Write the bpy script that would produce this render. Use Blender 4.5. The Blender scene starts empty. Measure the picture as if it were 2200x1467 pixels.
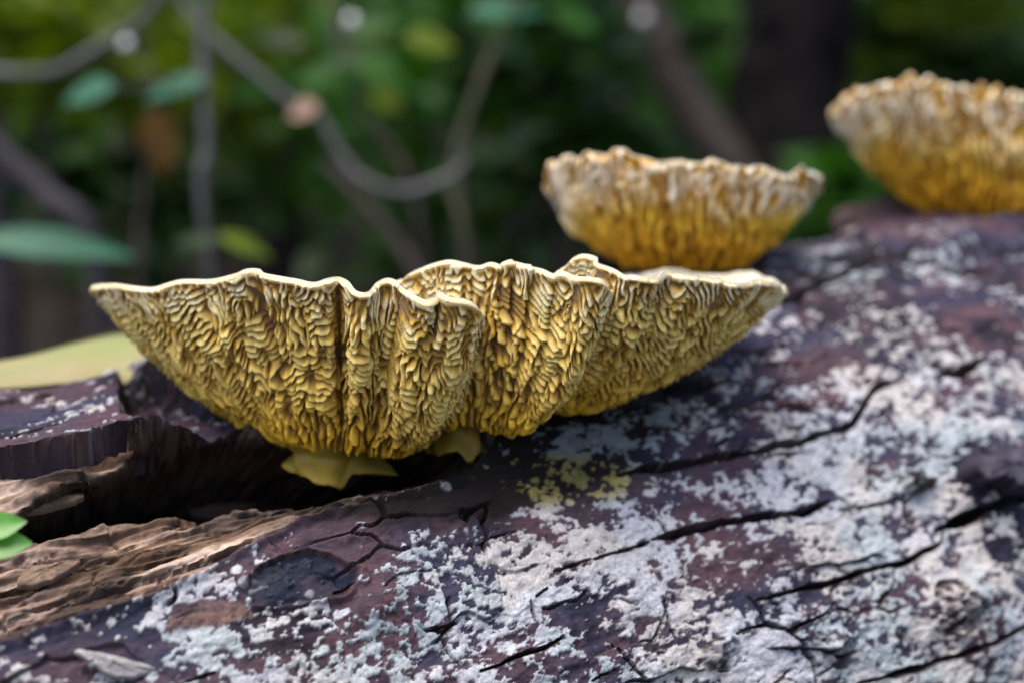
import bpy, math, random
import numpy as np
from mathutils import Vector, Matrix

random.seed(7)
scene = bpy.context.scene
COL = scene.collection

# ------------------------------------------------------------------ camera
F = 3055.0                       # focal length in photograph pixels (50 mm on 36 mm)
PITCH = math.radians(-5.0)
CAM = np.array([0.0, 0.0, 0.40])
cp, sp = math.cos(PITCH), math.sin(PITCH)
cam_data = bpy.data.cameras.new('camera')
cam = bpy.data.objects.new('camera', cam_data)
COL.objects.link(cam)
cam.location = CAM
cam.rotation_euler = (math.radians(90) + PITCH, 0, 0)
cam_data.lens = 50.0
cam_data.sensor_width = 36.0
cam_data.clip_start = 0.01
cam_data.clip_end = 400
cam_data.dof.use_dof = True
cam_data.dof.focus_distance = 0.317
cam_data.dof.aperture_fstop = 6.3
scene.camera = cam

# ------------------------------------------------------------------ light
SUN_EL, SUN_AZ = math.radians(73), math.radians(225)     # azimuth: clockwise from +Y
world = bpy.data.worlds.new('World')
scene.world = world
world.use_nodes = True
wn = world.node_tree.nodes
wn.clear()
wo = wn.new('ShaderNodeOutputWorld')
wb = wn.new('ShaderNodeBackground')
ws = wn.new('ShaderNodeTexSky')
ws.sky_type = 'NISHITA'
ws.sun_disc = False
ws.sun_elevation = SUN_EL
ws.sun_rotation = SUN_AZ
ws.dust_density = 4.0
ws.air_density = 1.0
wb.inputs[1].default_value = 0.10
world.node_tree.links.new(ws.outputs[0], wb.inputs[0])
world.node_tree.links.new(wb.outputs[0], wo.inputs[0])
sun_data = bpy.data.lights.new('sun', 'SUN')
sun_data.energy = 1.2
sun_data.angle = math.radians(45)
sun_data.color = (1.0, 0.95, 0.86)
sun = bpy.data.objects.new('sun', sun_data)
COL.objects.link(sun)
sd = Vector((math.sin(SUN_AZ) * math.cos(SUN_EL), math.cos(SUN_AZ) * math.cos(SUN_EL), math.sin(SUN_EL)))
sun.rotation_euler = sd.to_track_quat('Z', 'Y').to_euler()
sun.location = (0, 0, 3)
scene.view_settings.view_transform = 'Standard'
scene.view_settings.look = 'None'
scene.view_settings.gamma = 1.0
scene.view_settings.use_curve_mapping = False
scene.view_settings.exposure = 1.5
scene.render.engine = 'CYCLES'
scene.cycles.use_denoising = True
scene.cycles.max_bounces = 6

# ------------------------------------------------------------------ helpers
def P(px, py, d):
    """photograph pixel + depth along the view axis -> world point"""
    x = (px - 1100.0) / F * d
    z = (733.5 - py) / F * d
    return np.array([x, d * cp - z * sp, d * sp + z * cp]) + CAM

def rot(v):
    v = np.asarray(v, float)
    return np.stack([v[..., 0], v[..., 1] * cp - v[..., 2] * sp, v[..., 1] * sp + v[..., 2] * cp], -1)

def proj(W):
    """world points -> pixel x, pixel y, depth"""
    Q = W - CAM
    y = Q[..., 1] * cp + Q[..., 2] * sp
    z = -Q[..., 1] * sp + Q[..., 2] * cp
    ys = np.where(y < 0.02, 0.02, y)
    return 1100 + F * Q[..., 0] / ys, 733.5 - F * z / ys, y

def hash2(ix, iy, seed):
    h = (ix.astype(np.int64) * 374761393 + iy.astype(np.int64) * 668265263 + seed * 982451653) & 0xFFFFFFFF
    h = ((h ^ (h >> 13)) * 1274126177) & 0xFFFFFFFF
    h = ((h ^ (h >> 16)) * 2246822519) & 0xFFFFFFFF
    return (h ^ (h >> 15)) / 4294967296.0

def vn(x, y, seed=0):
    ix, iy = np.floor(x), np.floor(y)
    fx, fy = x - ix, y - iy
    fx = fx * fx * fx * (fx * (fx * 6 - 15) + 10)
    fy = fy * fy * fy * (fy * (fy * 6 - 15) + 10)
    a = hash2(ix, iy, seed); b = hash2(ix + 1, iy, seed)
    c = hash2(ix, iy + 1, seed); d = hash2(ix + 1, iy + 1, seed)
    return (a + (b - a) * fx) * (1 - fy) + (c + (d - c) * fx) * fy

def fbm(x, y, seed=0, octs=4, gain=0.5):
    s, a, n = 0, 1.0, 0
    for o in range(octs):
        s = s + a * vn(x * 2 ** o + o * 17.3, y * 2 ** o + o * 9.1, seed + o)
        n += a
        a *= gain
    return s / n

def worley(x, y, seed=0):
    ix, iy = np.floor(x), np.floor(y)
    f1 = np.full(x.shape, 9.0); f2 = np.full(x.shape, 9.0); cid = np.zeros(x.shape)
    for dx in (-1, 0, 1):
        for dy in (-1, 0, 1):
            cx, cy = ix + dx, iy + dy
            h = hash2(cx, cy, seed)
            px_ = cx + 0.1 + 0.8 * h; py_ = cy + 0.1 + 0.8 * hash2(cx, cy, seed + 51)
            dd = np.hypot(px_ - x, py_ - y)
            near = dd < f1
            f2 = np.where(near, f1, np.minimum(f2, dd))
            cid = np.where(near, h, cid)
            f1 = np.where(near, dd, f1)
    return f1, f2, cid

def ss(a, b, x):
    t = np.clip((x - a) / (b - a), 0, 1)
    return t * t * (3 - 2 * t)

def seg_dist(X, Y, pts):
    best = np.full(X.shape, 1e9)
    for (x0, y0), (x1, y1) in zip(pts[:-1], pts[1:]):
        dx, dy = x1 - x0, y1 - y0
        t = np.clip(((X - x0) * dx + (Y - y0) * dy) / (dx * dx + dy * dy + 1e-9), 0, 1)
        best = np.minimum(best, np.hypot(X - x0 - t * dx, Y - y0 - t * dy))
    return best

def poly_sd(X, Y, pts):
    """signed distance to a polygon, negative inside"""
    d = seg_dist(X, Y, list(pts) + [pts[0]])
    ins = np.zeros(X.shape, bool)
    n = len(pts)
    for i in range(n):
        x0, y0 = pts[i]; x1, y1 = pts[(i + 1) % n]
        if y0 == y1: continue
        c = ((y0 > Y) != (y1 > Y)) & (X < (x1 - x0) * (Y - y0) / (y1 - y0) + x0)
        ins ^= c
    return np.where(ins, -d, d)

def catmull(pts, n, closed=False):
    p = np.asarray(pts, float)
    m = len(p)
    segs = m if closed else m - 1
    out = []
    for i in range(segs):
        if closed:
            a, b, c, d = p[(i - 1) % m], p[i], p[(i + 1) % m], p[(i + 2) % m]
        else:
            a, b, c, d = p[max(i - 1, 0)], p[i], p[i + 1], p[min(i + 2, m - 1)]
        t = np.linspace(0, 1, n, endpoint=False)[:, None]
        out.append(0.5 * (2 * b + (c - a) * t + (2 * a - 5 * b + 4 * c - d) * t ** 2 + (3 * b - a - 3 * c + d) * t ** 3))
    out = np.concatenate(out)
    if not closed:
        out = np.vstack([out, p[-1:]])
    return out

def tag(o, label=None, cat=None, group=None, kind=None):
    if label: o['label'] = label
    if cat: o['category'] = cat
    if group: o['group'] = group
    if kind: o['kind'] = kind
    return o

def empty(name, loc):
    o = bpy.data.objects.new(name, None)
    o.empty_display_size = 0.02
    o.location = loc
    COL.objects.link(o)
    return o

def world_origin(o):
    w = np.array(o.location)
    while o.parent is not None:
        o = o.parent
        w = w + np.array(o.location)
    return w

def mesh_obj(name, V, faces, mat, parent=None, origin=None, smooth=True, cols=None, floats=None, normals=None):
    V = np.asarray(V, np.float64).reshape(-1, 3)
    o_w = np.zeros(3) if origin is None else np.asarray(origin, float)
    if parent is not None and origin is None:
        o_w = world_origin(parent)
    me = bpy.data.meshes.new(name)
    V = V - o_w
    if isinstance(faces, np.ndarray):
        nf, k = faces.shape
        me.vertices.add(len(V)); me.vertices.foreach_set('co', V.astype(np.float32).ravel())
        me.loops.add(nf * k); me.loops.foreach_set('vertex_index', faces.astype(np.int32).ravel())
        me.polygons.add(nf)
        me.polygons.foreach_set('loop_start', np.arange(0, nf * k, k, dtype=np.int32))
        me.polygons.foreach_set('loop_total', np.full(nf, k, np.int32))
        me.update(calc_edges=True)
    else:
        me.from_pydata(V.tolist(), [], faces)
    me.polygons.foreach_set('use_smooth', np.full(len(me.polygons), smooth))
    if cols is not None:
        a = me.attributes.new('Col', 'FLOAT_COLOR', 'POINT')
        c = np.ones((len(V), 4), np.float32); c[:, :3] = cols
        a.data.foreach_set('color', c.ravel())
    for nm, arr in (floats or {}).items():
        a = me.attributes.new(nm, 'FLOAT', 'POINT')
        a.data.foreach_set('value', np.asarray(arr, np.float32).ravel())
    me.validate()
    if normals is not None:
        me.normals_split_custom_set_from_vertices(normals.tolist())
    me.materials.append(mat)
    ob = bpy.data.objects.new(name, me)
    COL.objects.link(ob)
    if parent is not None:
        ob.parent = parent
        if origin is not None:
            ob.location = o_w - world_origin(parent)
    else:
        ob.location = o_w
    return ob

def grid_faces(nr, nc, wrap=False, flip=False):
    r = np.arange(nr - 1)[:, None]
    c = np.arange(nc if wrap else nc - 1)[None, :]
    c1 = (c + 1) % nc
    a = r * nc + c; b = r * nc + c1; d = (r + 1) * nc + c1; e = (r + 1) * nc + c
    f = np.stack([a, b, d, e] if not flip else [a, e, d, b], -1).reshape(-1, 4)
    return f

def grid_normals(G, wrap=False):
    if wrap:
        dt = np.roll(G, -1, 1) - np.roll(G, 1, 1)
    else:
        dt = np.gradient(G, axis=1)
    ds = np.gradient(G, axis=0)
    n = np.cross(dt, ds)
    return n / (np.linalg.norm(n, axis=-1, keepdims=True) + 1e-15)

# ------------------------------------------------------------------ materials
def new_mat(name):
    m = bpy.data.materials.new(name)
    m.use_nodes = True
    nt = m.node_tree
    return m, nt, nt.nodes['Principled BSDF']

def N(nt, kind, **kw):
    n = nt.nodes.new(kind)
    for k, v in kw.items():
        setattr(n, k, v)
    return n

def noise_node(nt, scale, detail=4, rough=0.55, coord='Object'):
    tc = N(nt, 'ShaderNodeTexCoord')
    n = N(nt, 'ShaderNodeTexNoise')
    n.inputs['Scale'].default_value = scale
    n.inputs['Detail'].default_value = detail
    n.inputs['Roughness'].default_value = rough
    nt.links.new(tc.outputs[coord], n.inputs['Vector'])
    return n

def mat_attr(name, rough, nscale, var, bump, bscale, sss=0.0, wet=False, spec=0.3):
    """colour from the surface's own pigment map, broken up by fine noise and relief"""
    m, nt, b = new_mat(name)
    at = N(nt, 'ShaderNodeAttribute', attribute_name='Col')
    ns = noise_node(nt, nscale, 5, 0.6)
    mr = N(nt, 'ShaderNodeMapRange')
    mr.inputs['From Min'].default_value = 0.25; mr.inputs['From Max'].default_value = 0.75
    mr.inputs['To Min'].default_value = 1 - var; mr.inputs['To Max'].default_value = 1 + var
    nt.links.new(ns.outputs['Fac'], mr.inputs['Value'])
    mul = N(nt, 'ShaderNodeVectorMath', operation='MULTIPLY')
    nt.links.new(at.outputs['Color'], mul.inputs[0]); nt.links.new(mr.outputs[0], mul.inputs[1])
    nt.links.new(mul.outputs[0], b.inputs['Base Color'])
    b.inputs['Roughness'].default_value = rough
    b.inputs['Specular IOR Level'].default_value = spec
    if wet:
        w = N(nt, 'ShaderNodeAttribute', attribute_name='wet')
        r2 = N(nt, 'ShaderNodeMapRange')
        r2.inputs['To Min'].default_value = rough; r2.inputs['To Max'].default_value = 0.32
        nt.links.new(w.outputs['Fac'], r2.inputs['Value']); nt.links.new(r2.outputs[0], b.inputs['Roughness'])
    if bump:
        n2 = noise_node(nt, bscale, 6, 0.65)
        bp = N(nt, 'ShaderNodeBump')
        bp.inputs['Strength'].default_value = 0.6
        bp.inputs['Distance'].default_value = bump
        nt.links.new(n2.outputs['Fac'], bp.inputs['Height']); nt.links.new(bp.outputs[0], b.inputs['Normal'])
    if sss:
        b.inputs['Subsurface Weight'].default_value = sss
        b.inputs['Subsurface Radius'].default_value = (1.0, 0.6, 0.2)
        b.inputs['Subsurface Scale'].default_value = 0.0015
    return m

def mat_plain(name, c1, c2, nscale, rough=0.7, bump=0.0, bscale=100, spec=0.3, coord='Object'):
    m, nt, b = new_mat(name)
    ns = noise_node(nt, nscale, 5, 0.6, coord)
    cr = N(nt, 'ShaderNodeValToRGB')
    cr.color_ramp.elements[0].position = 0.35; cr.color_ramp.elements[1].position = 0.65
    cr.color_ramp.elements[0].color = (*c1, 1); cr.color_ramp.elements[1].color = (*c2, 1)
    nt.links.new(ns.outputs['Fac'], cr.inputs[0]); nt.links.new(cr.outputs[0], b.inputs['Base Color'])
    b.inputs['Roughness'].default_value = rough
    b.inputs['Specular IOR Level'].default_value = spec
    if bump:
        n2 = noise_node(nt, bscale, 6, 0.65, coord)
        bp = N(nt, 'ShaderNodeBump'); bp.inputs['Distance'].default_value = bump
        nt.links.new(n2.outputs['Fac'], bp.inputs['Height']); nt.links.new(bp.outputs[0], b.inputs['Normal'])
    return m

def mat_leaf(name, c1, c2, rough=0.45, trans=0.35, nscale=30, spec=0.2):
    m, nt, b = new_mat(name)
    ns = noise_node(nt, nscale, 3, 0.5)
    cr = N(nt, 'ShaderNodeValToRGB')
    cr.color_ramp.elements[0].position = 0.3; cr.color_ramp.elements[1].position = 0.7
    cr.color_ramp.elements[0].color = (*c1, 1); cr.color_ramp.elements[1].color = (*c2, 1)
    nt.links.new(ns.outputs['Fac'], cr.inputs[0]); nt.links.new(cr.outputs[0], b.inputs['Base Color'])
    b.inputs['Roughness'].default_value = rough
    b.inputs['Specular IOR Level'].default_value = spec
    tr = N(nt, 'ShaderNodeBsdfTranslucent')
    mul = N(nt, 'ShaderNodeVectorMath', operation='MULTIPLY')
    mul.inputs[1].default_value = (1.5, 1.6, 0.6)
    nt.links.new(cr.outputs[0], mul.inputs[0]); nt.links.new(mul.outputs[0], tr.inputs['Color'])
    mx = N(nt, 'ShaderNodeMixShader'); mx.inputs[0].default_value = trans
    nt.links.new(b.outputs[0], mx.inputs[1]); nt.links.new(tr.outputs[0], mx.inputs[2])
    nt.links.new(mx.outputs[0], nt.nodes['Material Output'].inputs['Surface'])
    return m

M_fungus = mat_attr('fungus_flesh', 0.6, 900, 0.10, 0.00012, 2500, sss=0.25, spec=0.35)
M_bark = mat_attr('bark', 0.85, 1400, 0.30, 0.0004, 2600, wet=True, spec=0.10)
M_wood = mat_attr('rotten_wood', 0.8, 900, 0.25, 0.0003, 1800, wet=True, spec=0.08)
M_stipe = mat_attr('stipe_flesh', 0.55, 500, 0.12, 0.0002, 900, sss=0.3)
M_skin = mat_plain('cap_skin', (0.45, 0.40, 0.30), (0.60, 0.55, 0.44), 120, 0.65, 0.0003, 600)

# ------------------------------------------------------------------ ground
AX = np.array([0.865, 0.476, 0.160]); AX /= np.linalg.norm(AX)      # log axis, camera frame
LOG_R = 0.13
LOG_T = 0.40
_p1, _p2 = np.array([(100 - 1100) / F, 1, (733.5 - 785) / F]), np.array([(2200 - 1100) / F, 1, (733.5 - 440) / F])
_n = np.cross(_p2, _p1); _n /= np.linalg.norm(_n)
if _n[2] < 0: _n = -_n
AX = AX - _n * (AX @ _n); AX /= np.linalg.norm(AX)
_t = np.cross(_n, AX)
if _t[1] < 0: _t = -_t
LOG_C = rot(_t * LOG_T - _n * LOG_R) + CAM
AXW, NW, TW = rot(AX), rot(_n), rot(_t)

def ground_z(x, y):
    s = (x - LOG_C[0]) * AXW[0] / (AXW[0] ** 2 + AXW[1] ** 2) + (y - LOG_C[1]) * AXW[1] / (AXW[0] ** 2 + AXW[1] ** 2)
    s = np.clip(s, -1.2, 1.6)
    zl = LOG_C[2] + s * AXW[2] - LOG_R + 0.012
    near = np.exp(-((x - 0.1) ** 2 + (y - 0.4) ** 2) / 1.6)
    far = -0.06 + 0.03 * np.clip(x, -3, 3) * 0.4 + 0.42 * np.clip(y - 3.2, 0, 60) ** 1.05 * 0.55
    return zl * near + far * (1 - near) + 0.05 * (fbm(x * 0.9 + 5, y * 0.9, 3, 3) - 0.5)

gx = np.concatenate([np.linspace(-60, -5, 24)[:-1], np.linspace(-5, 5, 130), np.linspace(5, 60, 24)[1:]])
gy = np.concatenate([np.linspace(-60, -2, 24)[:-1], np.linspace(-2, 8, 130), np.linspace(8, 70, 24)[1:]])
GX, GY = np.meshgrid(gx, gy)
GZ = ground_z(GX, GY)
GZ = np.where(GY < -2, GZ, GZ)
M_ground = mat_plain('forest_floor', (0.009, 0.0065, 0.0055), (0.04, 0.028, 0.024), 9, 0.95, 0.02, 40)
g_ob = mesh_obj('ground', np.stack([GX, GY, GZ], -1), grid_faces(len(gy), len(gx)), M_ground)
tag(g_ob, kind='structure')

# ------------------------------------------------------------------ fallen log
def log_point(u, ang, h=0.0):
    """u metres along the axis, ang from the skyline normal towards the camera"""
    c = np.cos(ang)[..., None]; s_ = np.sin(ang)[..., None]
    rad = NW * c - TW * s_
    return LOG_C + AXW * np.asarray(u)[..., None] + rad * (LOG_R + np.asarray(h))[..., None], rad

# rows even in the picture along the middle column, columns even along the middle row
_aa = np.linspace(-0.25, 1.95, 4000)
_dirs = NW * np.cos(_aa)[:, None] - TW * np.sin(_aa)[:, None]
_pm = LOG_C + AXW * 0.02 + _dirs * LOG_R
_, _py, _ = proj(_pm)
a_lo = _aa[np.argmin(_py)]
_sel = _aa > a_lo
y_rows = np.linspace(_py.min() + 0.5, min(2400, _py.max() - 2), 480)
ang_f = np.interp(y_rows, _py[_sel], _aa[_sel])
ang_f = np.unique(np.concatenate([np.linspace(a_lo - 0.16, a_lo, 30), np.linspace(a_lo, a_lo + 0.25, 50), ang_f]))
amid = np.interp(1050, _py[_sel], _aa[_sel])
_uu = np.linspace(-0.24, 0.9, 4000)
_px, _, _ = proj(log_point(_uu, np.full(4000, amid))[0])
u_f = np.interp(np.linspace(-260, 2420, 930), _px, _uu)
ang_all = np.concatenate([ang_f, np.linspace(ang_f[-1], ang_f[0] + 2 * math.pi, 50)[1:-1]])
u_all = np.concatenate([np.linspace(-0.55, u_f[0], 24)[:-1], u_f, np.linspace(u_f[-1], 1.35, 30)[1:]])
UU, AA = np.meshgrid(u_all, ang_all)
base, rad = log_point(UU, AA, np.zeros_like(UU))
VV = AA * LOG_R                                  # metres around
H = 0.010 * (fbm(UU * 7, VV * 9, 21, 3) - 0.5) + 0.0035 * (fbm(UU * 28, VV * 60, 22, 3) - 0.5)     # slow swells of the trunk
PX, PY, PD = proj(base + rad * H[..., None])
fine = (ss(-330, -240, PX) * ss(2480, 2400, PX) * (PD > 0.1)) * (AA < ang_f[-1])

# warp so that drawn features get ragged edges
wx = 16 * (fbm(UU * 70, VV * 110, 11, 4) - 0.5)
wy = 26 * (fbm(UU * 70, VV * 110, 12, 4) - 0.5) + 10 * (fbm(UU * 320, VV * 420, 13, 3) - 0.5)
X, Y = PX + wx, PY + wy

# the broken-away bark: bare rotten wood in a hollow, left and under the big bracket
wood_poly = [(-400, 1500), (-60, 1400), (60, 1362), (160, 1325), (330, 1282), (430, 1235), (520, 1178), (640, 1112), (760, 1072),
             (900, 1046), (1010, 1012), (1060, 960), (980, 900), (600, 860), (420, 895), (330, 900), (230, 925), (120, 948), (0, 970), (-400, 1060)]
sdw = poly_sd(X, Y, wood_poly)
woodm = ss(3, -3, sdw) * fine
# heights, metres
plate = 0.0016 * (fbm(UU * 90, VV * 230, 24, 4) - 0.5) + 0.0007 * (fbm(UU * 400, VV * 700, 25, 3) - 0.5)
# terraced rotten wood, fibres along the log
t1 = fbm(UU * 14, VV * 95, 31, 3) * 7
terr = (np.floor(t1) + ss(0.72, 1.0, t1 - np.floor(t1))) / 7
fib = fbm(UU * 60 + 0.6 * fbm(UU * 40, VV * 60, 34, 2), VV * 1300, 32, 3) - 0.5
woodh = 0.0009 * (fbm(UU * 500, VV * 1100, 37, 3) - 0.5) - 0.0016 * ss(0.57, 0.66, fbm(UU * 70, VV * 420, 38, 4)) + 0.011 * (terr - 0.5) + 0.0012 * (fbm(UU * 120, VV * 420, 36, 3) - 0.5) + 0.0018 * fib + 0.003 * (fbm(UU * 45, VV * 150, 33, 4) - 0.5)
dep = 0.0045 + 0.007 * ss(-10, -110, sdw)
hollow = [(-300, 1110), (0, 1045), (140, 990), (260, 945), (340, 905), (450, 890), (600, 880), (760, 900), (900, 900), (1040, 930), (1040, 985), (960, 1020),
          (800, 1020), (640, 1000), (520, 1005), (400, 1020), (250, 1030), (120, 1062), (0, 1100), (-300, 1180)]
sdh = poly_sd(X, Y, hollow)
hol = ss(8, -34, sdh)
Hwood = H - dep + woodh - 0.042 * hol
recess = poly_sd(X, Y, [(245, 740), (400, 760), (620, 850), (600, 905), (430, 900), (330, 892), (262, 868)])
Hbark = H + plate - 0.011 * ss(6, -20, recess) * fine

# cracks drawn from the photograph's bark
cracks = [
 ([(1330, 1022), (1400, 1004), (1497, 989), (1616, 973), (1728, 942), (1833, 908), (1869, 850), (1895, 829), (1944, 814)], 11, 7),
 ([(1274, 1205), (1340, 1182), (1410, 1156)], 6, 5),
 ([(1400, 1158), (1440, 1150), (1555, 1128), (1640, 1112), (1728, 1097), (1788, 1074)], 10, 7),
 ([(1189, 1229), (1274, 1205)], 4, 3),
 ([(1821, 1097), (1880, 1082), (1941, 1066)], 4, 3),
 ([(2011, 1140), (2060, 1118), (2134, 1085), (2210, 1055), (2330, 1000)], 17, 8),
 ([(2060, 1030), (2100, 1045), (2140, 1080)], 10, 6),
 ([(1624, 1290), (1690, 1272), (1748, 1256), (1815, 1243), (1883, 1221), (1941, 1209), (2018, 1167), (2025, 1140)], 7, 6),
 ([(1578, 1364), (1647, 1339), (1694, 1352), (1760, 1322), (1794, 1286)], 5, 4),
 ([(1840, 1467), (1900, 1452), (1980, 1433), (2030, 1412), (2076, 1399), (2140, 1380), (2188, 1356), (2260, 1320)], 10, 7),
 ([(1390, 1086), (1405, 1105), (1429, 1140)], 5, 5),
 ([(1609, 1279), (1625, 1300), (1640, 1329)], 4, 3),
 ([(1798, 1259), (1806, 1290), (1810, 1313)], 4, 4),
 ([(1686, 1352), (1720, 1385), (1748, 1422), (1752, 1470)], 7, 5),
 ([(1031, 1437), (1075, 1425), (1120, 1406), (1170, 1390), (1212, 1368)], 5, 5),
 ([(884, 1364), (930, 1350), (984, 1333)], 3, 3),
 ([(1135, 1287), (1145, 1305), (1150, 1321)], 4, 4),
 ([(1150, 1280), (1175, 1262)], 4, 4),
 ([(1429, 1271), (1432, 1320), (1440, 1364)], 3, 3),
 ([(1317, 1383), (1345, 1420), (1386, 1465)], 6, 5),
 ([(1274, 1460), (1328, 1437)], 4, 4),
 ([(700, 1268), (733, 1260), (764, 1248)], 4, 3),
 ([(1660, 652), (1707, 634), (1775, 604), (1830, 575), (1887, 551), (1944, 544), (1990, 520)], 14, 7),
 ([(1580, 750), (1600, 756), (1632, 757), (1685, 739)], 13, 7),
 ([(1380, 842), (1440, 834), (1494, 832), (1561, 814)], 15, 7),
 ([(1842, 727), (1869, 754)], 5, 3),
 ([(2004, 787), (2030, 800), (2056, 802), (2090, 785), (2124, 765)], 16, 7),
 ([(2015, 712), (2056, 716)], 6, 4),
 ([(1968, 565), (2000, 583), (2056, 597), (2131, 583)], 9, 6),
 ([(1480, 590), (1600, 566), (1690, 545), (1740, 520)], 12, 6),
 ([(1790, 510), (1850, 515), (1880, 530)], 9, 5),
 ([(-30, 975), (80, 957), (161, 943), (250, 915), (330, 890)], 7, 9),
 ([(20, 905), (90, 890), (140, 870)], 5, 5),
 ([(1700, 1440), (1660, 1470)], 6, 4),
 ([(460, 1440), (380, 1470)], 5, 4),
]
cx_ = PX + 0.55 * wx; cy_ = PY + 0.55 * wy
cw = 0.75 + 0.9 * (fbm(UU * 110, VV * 110, 41, 3) - 0.5) * 2 * 0.8
crack = np.zeros_like(PX)
for pts, w, dmm in cracks:
    d = seg_dist(cx_, cy_, pts)
    end = np.minimum(np.hypot(cx_ - pts[0][0], cy_ - pts[0][1]), np.hypot(cx_ - pts[-1][0], cy_ - pts[-1][1]))
    ww = w * 0.80 * np.clip(cw, 0.3, 1.6) * (0.35 + 0.65 * ss(0, 70, end))
    k = 1.7 * dmm * 0.001 * ss(1.2, 0.7, d / ww)
    crack = np.maximum(crack, k)
# hairline cracking
f1, f2, cid = worley(UU * 38 + 1.2 * fbm(UU * 60, VV * 60, 43, 3), VV * 115 + 1.2 * fbm(UU * 60, VV * 60, 44, 3), 45)
hair = (1 - np.exp(-((PX - 632) / 160) ** 2 - ((PY - 1250) / 70) ** 2)) * ss(0.055, 0.0, f2 - f1) * ss(0.45, 0.62, fbm(UU * 22, VV * 30, 46, 3))
hairw = ss(0.3, 0.6, vn(UU * 90, VV * 90, 47))
crack = np.maximum(crack, 0.0030 * hair * hairw)
crack *= fine
plateoff = 0.0016 * (cid - 0.5) * ss(0.45, 0.6, fbm(UU * 22, VV * 30, 46, 3))

# lichen: cream grey crusts broken into small islands
lb = fbm(UU * 16, VV * 20, 51, 3)
lm = fbm(UU * 55, VV * 85, 52, 4)
ls = fbm(UU * 230, VV * 330, 53, 3)
lf = fbm(UU * 650, VV * 900, 56, 3)
bias = (0.10 * ss(900, 1300, PX + 0.6 * (PY - 900)) + 0.05 * ss(1050, 1300, PY) * ss(300, 900, PX) - 0.10 * ss(900, 640, PY) * ss(1300, 1600, PX)
        - 0.10 * np.exp(-((PX - 900) / 260) ** 2 - ((PY - 1120) / 60) ** 2)
        + 0.04 * np.exp(-((PX - 780) / 150) ** 2 - ((PY - 1330) / 70) ** 2)
        + 0.09 * np.exp(-((PX - 1120) / 260) ** 2 - ((PY - 1190) / 70) ** 2)
        + 0.05 * np.exp(-((PX - 1850) / 260) ** 2 - ((PY - 960) / 90) ** 2)
        + 0.08 * np.exp(-((PX - 1700) / 200) ** 2 - ((PY - 1390) / 60) ** 2)
        - 0.03 * np.exp(-((PX - 300) / 160) ** 2 - ((PY - 1430) / 40) ** 2)
        + 0.07 * np.exp(-((PX - 150) / 130) ** 2 - ((PY - 885) / 45) ** 2))
lv = 0.20 * lb + 0.24 * lm + 0.28 * ls + 0.28 * lf + bias
w1, w2, _c = worley(UU * 330 + 0.8 * lm, VV * 420, 57)
lich = ss(0.588, 0.604, lv) * (1 - 0.75 * ss(0.09, 0.02, w2 - w1) * ss(0.70, 0.58, lv))
sp1, sp2, spid = worley(UU * 170, VV * 210, 58)
spots = ss(0.26, 0.17, sp1) * (spid > 0.62) * ss(0.46, 0.53, lm + 0.25 * (lb - 0.5))
lich = np.maximum(lich, spots) * (1 - ss(0.0004, 0.0016, crack)) * fine

# knots, lumps and the wet black scar
bumps = [(1885, 470, 90, 22, 6), (1600, 525, 80, 26, 4), (2070, 1300, 85, 60, 4.5), (1800, 1395, 42, 36, 5), (1960, 1035, 42, 22, 5), (1545, 1395, 50, 40, 3),
         (2050, 560, 70, 26, 5), (2130, 1020, 80, 40, 5), (820, 1290, 70, 45, 2.2), (200, 1425, 40, 16, 3), (1930, 760, 90, 40, 3), (2080, 520, 90, 30, 4),
         (60, 800, 380, 130, -8)]
lump = np.zeros_like(PX); knot = np.zeros_like(PX)
for bx, by, rx, ry, mm in bumps:
    q = ((X - bx) / rx) ** 2 + ((Y - by + 0.25 * (X - bx)) / ry) ** 2
    lump += mm * 0.001 * np.exp(-q * 1.3)
for bx, by, rx, ry in [(2055, 1325, 65, 38), (2030, 1270, 30, 22), (1800, 1400, 38, 34), (1960, 1040, 40, 20), (1545, 1400, 48, 36), (2190, 1010, 30, 24), (1755, 1375, 20, 16), (1935, 1360, 16, 13)]:
    q = ((X - bx) / rx) ** 2 + ((Y - by) / ry) ** 2
    knot = np.maximum(knot, ss(1.25, 0.75, q))
knoth = 0.009 * (fbm(UU * 240, VV * 240, 61, 3) - 0.55) * knot
qs = ((X - 632) / 135) ** 2 + ((Y - 1250 + 0.12 * (X - 632)) / 55) ** 2 + 1.6 * (fbm(UU * 90, VV * 140, 62, 3) - 0.5)
scar = ss(1.12, 0.9, qs)
rimscar = ss(1.5, 1.15, qs) * (1 - scar)

Hbark = Hbark + lump + knoth + lich * (0.00028 + 0.0006 * (lf - 0.45)) - crack + plateoff - 0.0006 * scar + 0.001 * rimscar
# raised curl along the torn bark edge
Hbark += 0.0014 * ss(26, 2, sdw) * (sdw > -4)
HH = Hbark * (1 - woodm) + (Hwood - 0.5 * crack) * woodm
HH = np.where(fine > 0.001, HH * fine + (1 - fine) * (H + plate), H + plate)
LOGP = base + rad * HH[..., None]
# the hollow runs back under the bark above it
uphill = NW * np.sin(AA)[..., None] + TW * np.cos(AA)[..., None]
LOGP = LOGP + uphill * (0.030 * hol * woodm)[..., None]

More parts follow.
